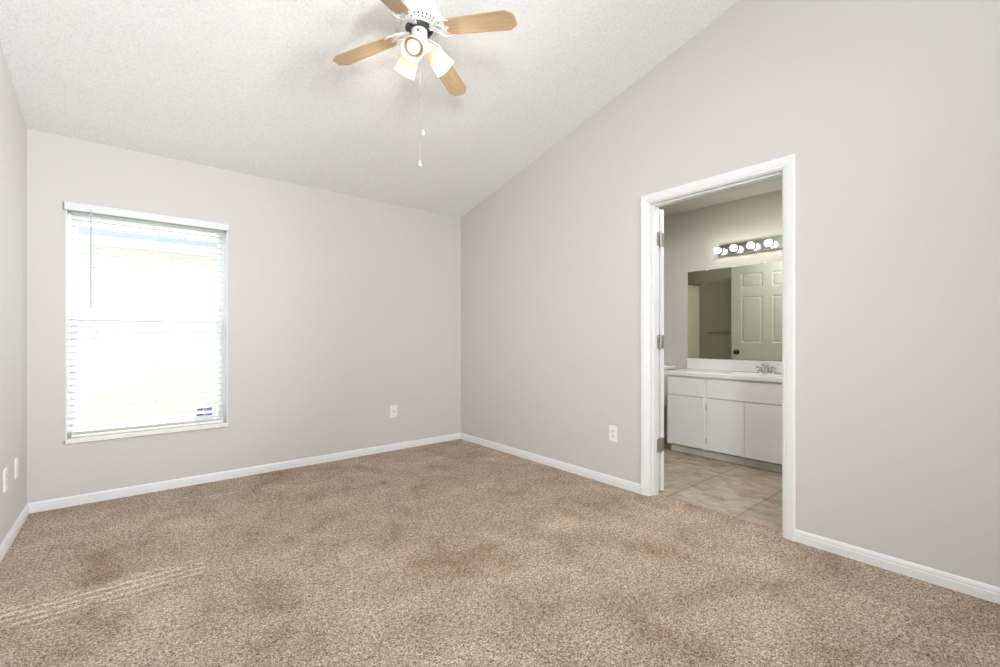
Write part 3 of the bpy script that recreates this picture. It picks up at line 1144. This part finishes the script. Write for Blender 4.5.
# mirror
MX = BX - 0.006
mi = thing('bathroom_mirror', 'frameless wall mirror above the vanity reflecting a panel door', 'mirror', (BX, 1.63, 0.891))
obj('mirror_glass', box(BM(), -0.0065, -0.0008, -0.764, 0.736, 0.0, 0.899), 'mirror', mi)
for yy in (-0.45, 0.0, 0.53):
    bm = box(BM(), -0.010, -0.0008, yy - 0.010, yy + 0.010, 0.892, 0.909, 0.002)
    obj('mirror_clip', bm, 'plastic', mi)

# light bar
lb = thing('vanity_light_bar', 'chrome strip light with a row of round bulbs above the bathroom mirror', 'light fixture', (BX, 1.640, 1.962))
bm = BM()
prism(bm, [(-0.001, -0.060), (-0.018, -0.060), (-0.030, -0.048), (-0.030, 0.048), (-0.018, 0.060), (-0.001, 0.060)], 'y', -0.40, 0.40)
# (prism 'y' takes (x,z) pairs)
obj('back_plate', bm, 'bar_chrome', lb)
for k in range(6):
    yb = 2.018 - 0.1505 * k - 1.640
    mt = Matrix.Translation((-0.030, yb, -0.006)) @ Matrix.Rotation(-PI / 2, 4, 'Y')
    bm = lathe(BM(), [(0.030, -0.001), (0.030, 0.004), (0.023, 0.008), (0.021, 0.026), (0.017, 0.027)], 24, mt)
    obj('socket', bm, 'chrome', lb, smooth=True)
    bm = lathe(BM(), [(0.014, 0.018), (0.0155, 0.028), (0.024, 0.036), (0.0315, 0.049), (0.0345, 0.064), (0.0315, 0.080), (0.022, 0.092), (0.012, 0.097), (0.0001, 0.098)], 28, mt)
    gb = obj('bulb', bm, 'globe', lb, smooth=True)
    gb['label'] = 'round glass bulb'
    bm = lathe(BM(), [(0.004, 0.030), (0.007, 0.046), (0.016, 0.056), (0.0185, 0.066), (0.016, 0.076), (0.0001, 0.084)], 20, mt)
    obj('filament', bm, 'filament', gb, smooth=True)

# ------------------------------------------------------------------ toilet beside the vanity
to = thing('toilet', 'white toilet tank lid peeking left of the bathroom counter', 'toilet', (4.30, 2.735, -0.008))
bm = box(BM(), 0.005, 0.192, -0.222, 0.222, 0.39, 0.775, 0.022, 3)
obj('tank', bm, 'porcelain', to, smooth=True)
bm = box(BM(), -0.012, 0.200, -0.238, 0.238, 0.7755, 0.816, 0.010, 3)
obj('tank_lid', bm, 'porcelain', to, smooth=True)
bm = BM()
prev = None
levels = [(0.000, 0.02, -0.36, 0.105), (0.02, 0.02, -0.36, 0.105), (0.10, 0.0, -0.34, 0.095), (0.20, 0.0, -0.40, 0.12), (0.30, 0.0, -0.47, 0.165), (0.375, 0.03, -0.51, 0.185), (0.39, 0.03, -0.51, 0.185)]
rr = []
for (zz, xa, xb, hw) in levels:
    c0, ra = (xa + xb) / 2, (xa - xb) / 2
    rr.append([bm.verts.new((c0 + ra * math.cos(2 * PI * k / 32), hw * math.sin(2 * PI * k / 32), zz)) for k in range(32)])
for a, b_ in zip(rr, rr[1:]):
    for i in range(32):
        bm.faces.new((a[i], a[(i + 1) % 32], b_[(i + 1) % 32], b_[i]))
bm.faces.new(rr[0])
bm.faces.new(rr[-1])
obj('bowl', bm, 'porcelain', to, smooth=True)
bm = BM()
pts = [(-0.26 + 0.255 * math.cos(2 * PI * k / 36), 0.188 * math.sin(2 * PI * k / 36)) for k in range(36)]
prism(bm, pts, 'z', 0.391, 0.428)
obj('seat_lid', bm, 'porcelain', to)

# ------------------------------------------------------------------ shower curtain, rod, towel bar (seen in the mirror)
RY, RZ = 3.035, 1.840
rod = tag(obj('curtain_rod', BM() if False else tube(BM(), [(XB + 0.001, 0, 0), (BX - 0.001, 0, 0)], 0.0125, 14), 'nickel', smooth=True, loc=(0, RY, RZ)),
          'dark metal shower rod at the top of the cream curtain in the mirror', 'curtain rod')
cu = thing('shower_curtain', 'cream pleated shower curtain drawn to the wall, seen in the mirror', 'shower curtain', (XB + 0.2, RY, 0.1))
bm = BM()
cols = []
NX = 72
for i in range(NX + 1):
    u = i / NX
    x = -0.185 + 0.42 * u
    yw = 0.028 * math.sin(u * 2 * PI * 7)
    cols.append([bm.verts.new((x, yw * (0.7 + 0.3 * w), 0.02 + (1.694) * (1 - w))) for w in (0, 0.25, 0.5, 0.75, 1)])
for a, b_ in zip(cols, cols[1:]):
    for k in range(4):
        bm.faces.new((a[k], a[k + 1], b_[k + 1], b_[k]))
o = obj('curtain_cloth', bm, 'curtain', cu, smooth=True)
o.modifiers.new('solid', 'SOLIDIFY').thickness = 0.002
for k in range(7):
    bm = BM()
    x = -0.165 + 0.06 * k
    tube(bm, [(x, 0.0185 * math.cos(a), 1.740 + 0.0215 * math.sin(a) - 0.003) for a in [2 * PI * q / 16 for q in range(17)]], 0.002, 6, cap=False)
    obj('curtain_ring', bm, 'nickel', cu)
tb = thing('towel_bar', 'cream towel bar on the wall beside the open door, seen in the mirror', 'towel bar', (XB, 2.62, 1.172))
for s in (1, -1):
    bm = BM()
    box(bm, 0.0008, 0.012, s * 0.305 - 0.022, s * 0.305 + 0.022, -0.024, 0.024, 0.003)
    box(bm, 0.010, 0.052, s * 0.305 - 0.011, s * 0.305 + 0.011, -0.011, 0.011, 0.003)
    obj('bracket', bm, 'ivory', tb)
obj('rail', tube(BM(), [(0.042, -0.305, 0), (0.042, 0.305, 0)], 0.0085, 12), 'nickel', tb, smooth=True)
